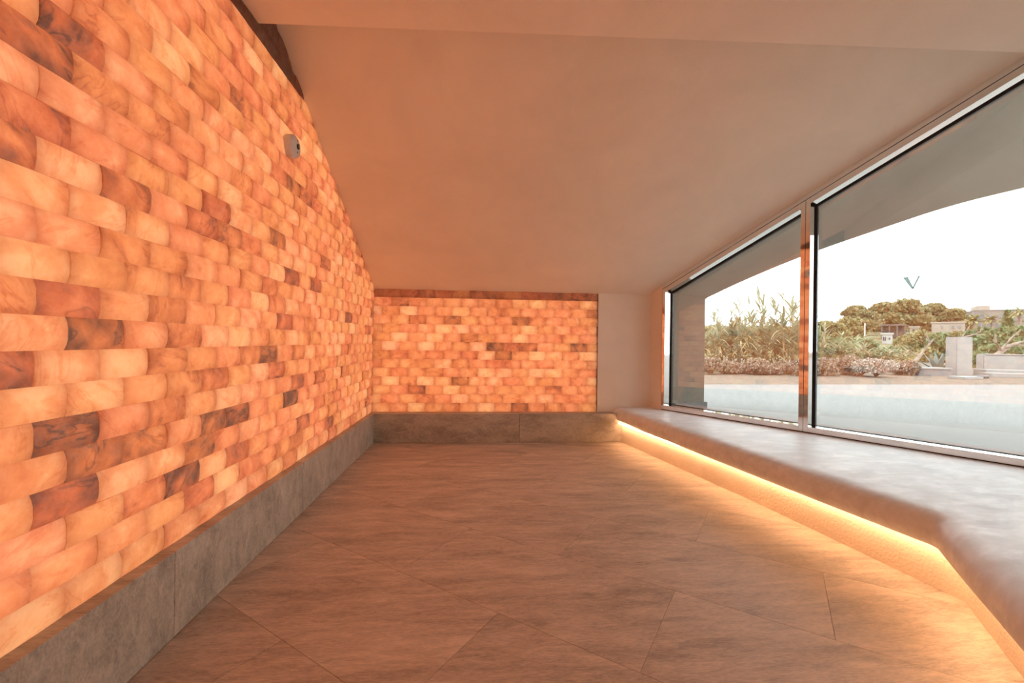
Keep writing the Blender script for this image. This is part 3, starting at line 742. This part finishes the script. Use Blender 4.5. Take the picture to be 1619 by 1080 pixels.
# buildings
M_white = plain('white_render', (0.62, 0.63, 0.62), 0.9, 0.03, out=OUT); M_pink = plain('pale_pink_render', (0.46, 0.41, 0.36), 0.9, 0.05, out=OUT)
M_hotel = plain('beige_facade', (0.322, 0.298, 0.267), 0.9, 0.06, out=OUT); M_pane = plain('far_glass', (0.236, 0.285, 0.310), 0.3, 0.1, out=OUT); M_dark = plain('dark_opening', (0.08, 0.08, 0.08), 0.8)
M_roof = plain('grey_roof', (0.20, 0.18, 0.17), 0.9, out=OUT)
def building(name, label, u0, u1, v0, v1, zc, depth, mat, openings, parapet=True, turn=0.0):
    cx, cy = pos((u0 + u1) / 2, zc); xa, ya = pos(u0, zc); xb, yb = pos(u1, zc); rl = math.hypot(cx, cy)
    L_ = ((xb - xa) * cy - (yb - ya) * cx) / rl; an_ = math.atan2(-cx, cy) + turn
    zb_, zt_ = hz((u0 + u1) / 2, v1, zc) , hz((u0 + u1) / 2, v0, zc)
    root = empty(name, (cx, cy, zb_ - 1)); root.rotation_euler = (0, 0, an_); tag(root, label, 'building')
    H_ = zt_ - zb_
    body = box('walls', (-L_ / 2, 0, 0), (L_ / 2, depth, H_ + 1), mat, root)
    if parapet: box('parapet', (-L_ / 2 - .1, -.1, H_ + 1), (L_ / 2 + .1, depth + .1, H_ + 1.18), mat, root)
    for (fx, fz, fw, fh, m_) in openings:
        f = box('window', (-L_ / 2 + fx * L_, -0.06, 1 + fz * H_), (-L_ / 2 + (fx + fw) * L_, 0.1, 1 + (fz + fh) * H_), mat if m_ is M_pane else M_dark, root)
        box('pane', (-L_ / 2 + (fx + .006) * L_, -0.09, 1 + (fz + .02) * H_), (-L_ / 2 + (fx + fw - .006) * L_, -0.055, 1 + (fz + fh - .02) * H_), m_, f)
    return root, L_, H_
building('white_house', 'small white house with dark windows among the bushes', 1394, 1411, 529, 541, 46, 1.5, M_white, [(.12, .2, .1, .5, M_dark), (.3, .2, .08, .5, M_dark), (.66, .35, .12, .25, M_dark)])
building('pale_villa', 'long pale pink villa below the pines', 1472, 1525, 511, 522, 54, 5, M_pink, [(.62, .2, .07, .45, M_pane), (.8, .2, .07, .45, M_pane), (.3, .25, .06, .4, M_pane)])
building('garden_house', 'small pale house with dark door under the pines', 1438, 1453, 518, 526, 54, 4, M_pink, [(.3, .1, .22, .6, M_dark), (.68, .1, .18, .6, M_dark)])
hw = []
for k in range(9): hw.append((.05 + k * .105, .60, .05, .22, M_pane)); hw.append((.05 + k * .105, .12, .05, .26, M_pane))
hroot, HLn, HH = building('hotel', 'long beige flat-roofed hotel with rows of windows on the hilltop', 1534, 1690, 490, 522, 92, 9, M_hotel, hw, turn=0.22)
box('cornice', (-HLn / 2 - .1, -.25, 1 + HH * .46), (HLn / 2 + .1, 0.02, 1 + HH * .52), M_hotel, hroot)
box('roof_block', (-HLn / 2 + .05 * HLn, 1.5, 1 + HH), (-HLn / 2 + .2 * HLn, 7, 1 + HH + 1.2), M_pink, hroot)
building('hotel_annex', 'lower stone annex at the end of the hotel', 1516, 1534, 494, 524, 90, 6, M_hotel, [(.35, .62, .3, .24, M_pane), (.35, .15, .3, .2, M_pane)])
xa, ya = pos(1390, 50); xb, yb = pos(1434, 50)
sh = empty('garden_shelter', ((xa + xb) / 2, (ya + yb) / 2, hz(1412, 524, 50))); sh.rotation_euler = (0, 0, math.atan2(-(xa + xb), ya + yb)); tag(sh, 'flat-roofed open garden shelter under the pines', 'shelter')
Ls = math.hypot(xb - xa, yb - ya) * 0.7; zr = hz(1412, 515, 50) - hz(1412, 524, 50)
box('roof', (-Ls / 2, 0, zr), (Ls / 2, 3, zr + 0.18), M_roof, sh)
for k in (-.45, -.15, .15, .45): box('pillar', (Ls * k - .06, .1, -1), (Ls * k + .06, .22, zr), M_roof, sh)
box('rear_wall', (-Ls / 2, 2.8, -1), (Ls / 2, 3, zr), M_roof, sh)
x, y = pos(1367, 34); bm = bmesh.new(); tube(bm, [(0, 0, 0), (0, 0, hz(1367, 511, 34) - hill_z(34))], [.05, .05], 8); pole = bmobj('pole', bm, M_white); pole.location = (x, y, hill_z(34)); tag(pole, 'thin white pole rising from the bushes', 'pole')

# giant reeds
def reed_parts(seed, h):
    r_ = random.Random(seed); bm = bmesh.new()
    lean = (r_.uniform(-.22, .22), r_.uniform(-.15, .15))
    P = lambda t_: Vector((lean[0] * t_ * t_ * h * .5, lean[1] * t_ * t_ * h * .5, t_ * h))
    tube(bm, [P(k / 5) for k in range(6)], [0.016, 0.015, 0.014, 0.012, 0.010, 0.004], 5)
    st = bpy.data.meshes.new('stem'); bm.to_mesh(st); bm.free(); st.materials.append(G_stem)
    out = []
    for kind in (0, 1):
        V, F = [], []
        n = 24 if kind == 0 else 22
        for k in range(n):
            t_ = (r_.uniform(.42, 1.0) if kind == 0 else r_.uniform(.12, .72)); p = P(t_); a = r_.uniform(0, 6.283)
            el = r_.uniform(.5, 1.15) if kind == 0 else r_.uniform(-.2, .7); ln_ = r_.uniform(.45, .75) * (1.0 if t_ < .9 else .75)
            d = Vector((math.cos(a) * math.cos(el), math.sin(a) * math.cos(el), math.sin(el))); sd = d.cross(Vector((0, 0, 1))).normalized(); wd = r_.uniform(.022, .036); drop = r_.uniform(.12, .45) if kind == 0 else r_.uniform(.4, .8)
            prev = None
            for j in range(6):
                w_ = wd * (1.0 if j < 3 else (6 - j) / 4.0) * (0.6 if j == 0 else 1); w_ = max(w_, .002); i0 = len(V)
                V += [p - sd * w_, p + sd * w_]
                if j: F.append((i0 - 2, i0 - 1, i0 + 1, i0))
                p = p + d * ln_ / 5; d = (d + Vector((0, 0, -drop * .45))).normalized()
        me = bpy.data.meshes.new('leaves'); me.from_pydata(V, [], F); me.materials.append(G_reed if kind == 0 else G_dry); out.append(me)
    return st, out[0], out[1]
reeds = [reed_parts(300 + i, 2.35) for i in range(6)]
rr_ = random.Random(77)
def reed(u, zc, vtop, k, label, group):
    x, y = pos(u, zc); sc_ = (hz(u, vtop, zc) - GZ + .02) / 2.45
    root = empty('giant_reed', (x, y, GZ - .03)); tag(root, label, 'reed', group); root.rotation_euler = (0, 0, rr_.uniform(0, 6.28)); root.scale = (max(.8, sc_), max(.8, sc_), sc_)
    for nm, me in zip(('stem', 'green_leaves', 'dry_leaves'), reeds[k % 6]):
        o = bpy.data.objects.new(nm, me); col.objects.link(o); o.parent = root
tall = [(1168, 463), (1184, 466), (1207, 458), (1212, 470), (1238, 456), (1246, 462), (1254, 466), (1125, 492), (1136, 487), (1147, 490), (1156, 482), (1192, 482), (1222, 478), (1230, 470), (1262, 478)]
for i, (u, v) in enumerate(tall): reed(u, 12.6 + (i % 4) * .35, v, i, '%s tall giant reed of the clump, counted from the wing wall' % rank(u, [q[0] for q in tall]), 'reeds seen through the narrow pane')
for i in range(34): reed(1105 + i * 4.8 + rr_.uniform(-3, 3), 12.3 + rr_.uniform(0, 1.6), rr_.uniform(498, 535), i, 'short giant reed filling the clump behind the dry shrubs', 'short reeds in the clump')
for i in range(26): reed(1278 + i * 6 + rr_.uniform(-4, 4), 13.2 + rr_.uniform(0, 2.0), (503 if i == 4 else rr_.uniform(512, 545)) + (0 if i < 15 else max(0, 26 - rr_.uniform(0, 8))), i + 2, 'half-height giant reed behind the whitish shrub', 'reeds behind the whitish shrub')

# dry shrubs along the gravel
def shrub(u, zc, vtop, wpx, seed, label, group=None, mat=None):
    x, y = pos(u, zc); hm = hz(u, vtop, zc) - GZ; wm = wpx / FPX * zc; root = empty('dry_shrub', (x, y, GZ - .015)); tag(root, label, 'shrub', group)
    r_ = random.Random(seed)
    lob = [(r_.uniform(-.35, .35) * wm, r_.uniform(-.25, .25) * wm, hm * r_.uniform(.12, .55), wm * r_.uniform(.24, .36), min(1.2, hm / wm * 1.25)) for _ in range(7)]
    V, F = crown_mesh(lob, 2600, .030, seed); V = [Vector((v.x, v.y, max(0.01, v.z))) for v in V]
    mesh('foliage', V, F, mat or G_shrub, root)
    bm = bmesh.new()
    for k in range(12):
        a = r_.uniform(0, 6.28); q = r_.uniform(.15, .45) * wm
        tube(bm, [(0, 0, 0), (math.cos(a) * q * .5, math.sin(a) * q * .5, hm * .45), (math.cos(a) * q, math.sin(a) * q, hm * r_.uniform(.7, 1.0))], [.014, .01, .004], 4)
    bmobj('twigs', bm, G_twig, root)
for i in range(7): shrub(1122 + i * 25, 11.2 + (i % 3) * .3, 563 + (i % 3) * 4, 36, 400 + i, '%s brownish dry shrub below the tall reeds, counted from the wing wall' % ORD[i], 'dry shrubs on the gravel edge')
shrub(1300, 11.4, 560, 50, 421, 'russet dry shrub between the mullion and the whitish shrub')
shrub(1340, 11.7, 557, 42, 422, 'straw-brown dry shrub just behind the whitish shrub')
G_pale = leaf_material('whitish_shrub', [(0.34, 0.26, 0.20), (0.58, 0.50, 0.44), (0.78, 0.73, 0.68)], 5)
shrub(1385, 11.0, 561, 62, 423, 'large whitish dry shrub at the edge of the gravel', None, G_pale)
shrub(1425, 11.9, 566, 46, 424, 'greyish dry shrub between the whitish shrub and the stone block')
# dead trees
def dead(name, u, zc, branches, label):
    x, y = pos(u, zc); root = empty(name, (x, y, GZ)); tag(root, label, 'dead tree')
    for i, br in enumerate(branches):
        pts = []
        for (bu, bv, dz) in br[0]:
            bx, by = pos(bu, zc + dz); pts.append((bx - x, by - y, hz(bu, bv, zc + dz) - GZ))
        bm = bmesh.new(); n = len(pts); tube(bm, pts, [br[1] * (1 - .75 * k / (n - 1)) for k in range(n)], 7)
        bmobj('trunk' if i == 0 else 'branch', bm, G_bark, root)
dead('dead_tree', 1560, 14.5, [([(1555, 590, 0), (1575, 562, .1), (1600, 545, .2), (1625, 538, .3)], .11), ([(1583, 553, .1), (1597, 536, .2), (1614, 521, .1)], .05), ([(1583, 553, .1), (1574, 541, 0), (1573, 527, 0)], .06), ([(1592, 549, .1), (1612, 546, -.2), (1640, 546, -.3)], .045)], 'bare grey dead tree leaning over the low wall')
dead('dead_shrub', 1520, 14.0, [([(1525, 585, 0), (1524, 550, 0), (1527, 532, 0)], .05), ([(1519, 534, 0), (1540, 529, .1), (1560, 529, .2)], .03), ([(1540, 529, .1), (1550, 524, .1), (1552, 511, .1)], .022), ([(1521, 532, 0), (1530, 520, .1), (1533, 514, .1)], .022), ([(1547, 526, .1), (1542, 519, .1), (1541, 514, .1)], .015)], 'bare forked dead branches rising behind the concrete post')
dead('fallen_tree', 1440, 13.5, [([(1440, 580, 0), (1455, 562, .1), (1470, 543, .2), (1464, 528, .2)], .07), ([(1452, 564, .1), (1441, 556, .2), (1434, 550, .2)], .025), ([(1470, 543, .2), (1477, 535, .2)], .03)], 'leaning brown dead trunk behind the stone block')
# agave behind the block
x, y = pos(1484, 12.9); root = empty('agave', (x, y, GZ)); tag(root, 'blue-green agave with stiff pointed leaves between the block and the post', 'agave'); ra_ = random.Random(9)
for k in range(12):
    a = k * 2.399; el = .55 + .07 * k; L_ = .62; d = Vector((math.cos(a) * math.cos(el), math.sin(a) * math.cos(el), math.sin(el))); sd = d.cross(Vector((0, 0, 1))).normalized(); n_ = sd.cross(d)
    P = [Vector((0, 0, .05)) + d * L_ * q for q in (0, .35, .7, 1)]; Wd = (.05, .075, .045, .004)
    V = []; F = []
    for p, w_ in zip(P, Wd): V += [p - sd * w_, p - n_ * w_ * .4, p + sd * w_, p + n_ * w_ * .15]
    for j in range(3):
        for m in range(4): F.append((j * 4 + m, j * 4 + (m + 1) % 4, j * 4 + 4 + (m + 1) % 4, j * 4 + 4 + m))
    mesh('leaf', V, F, G_agave, root)
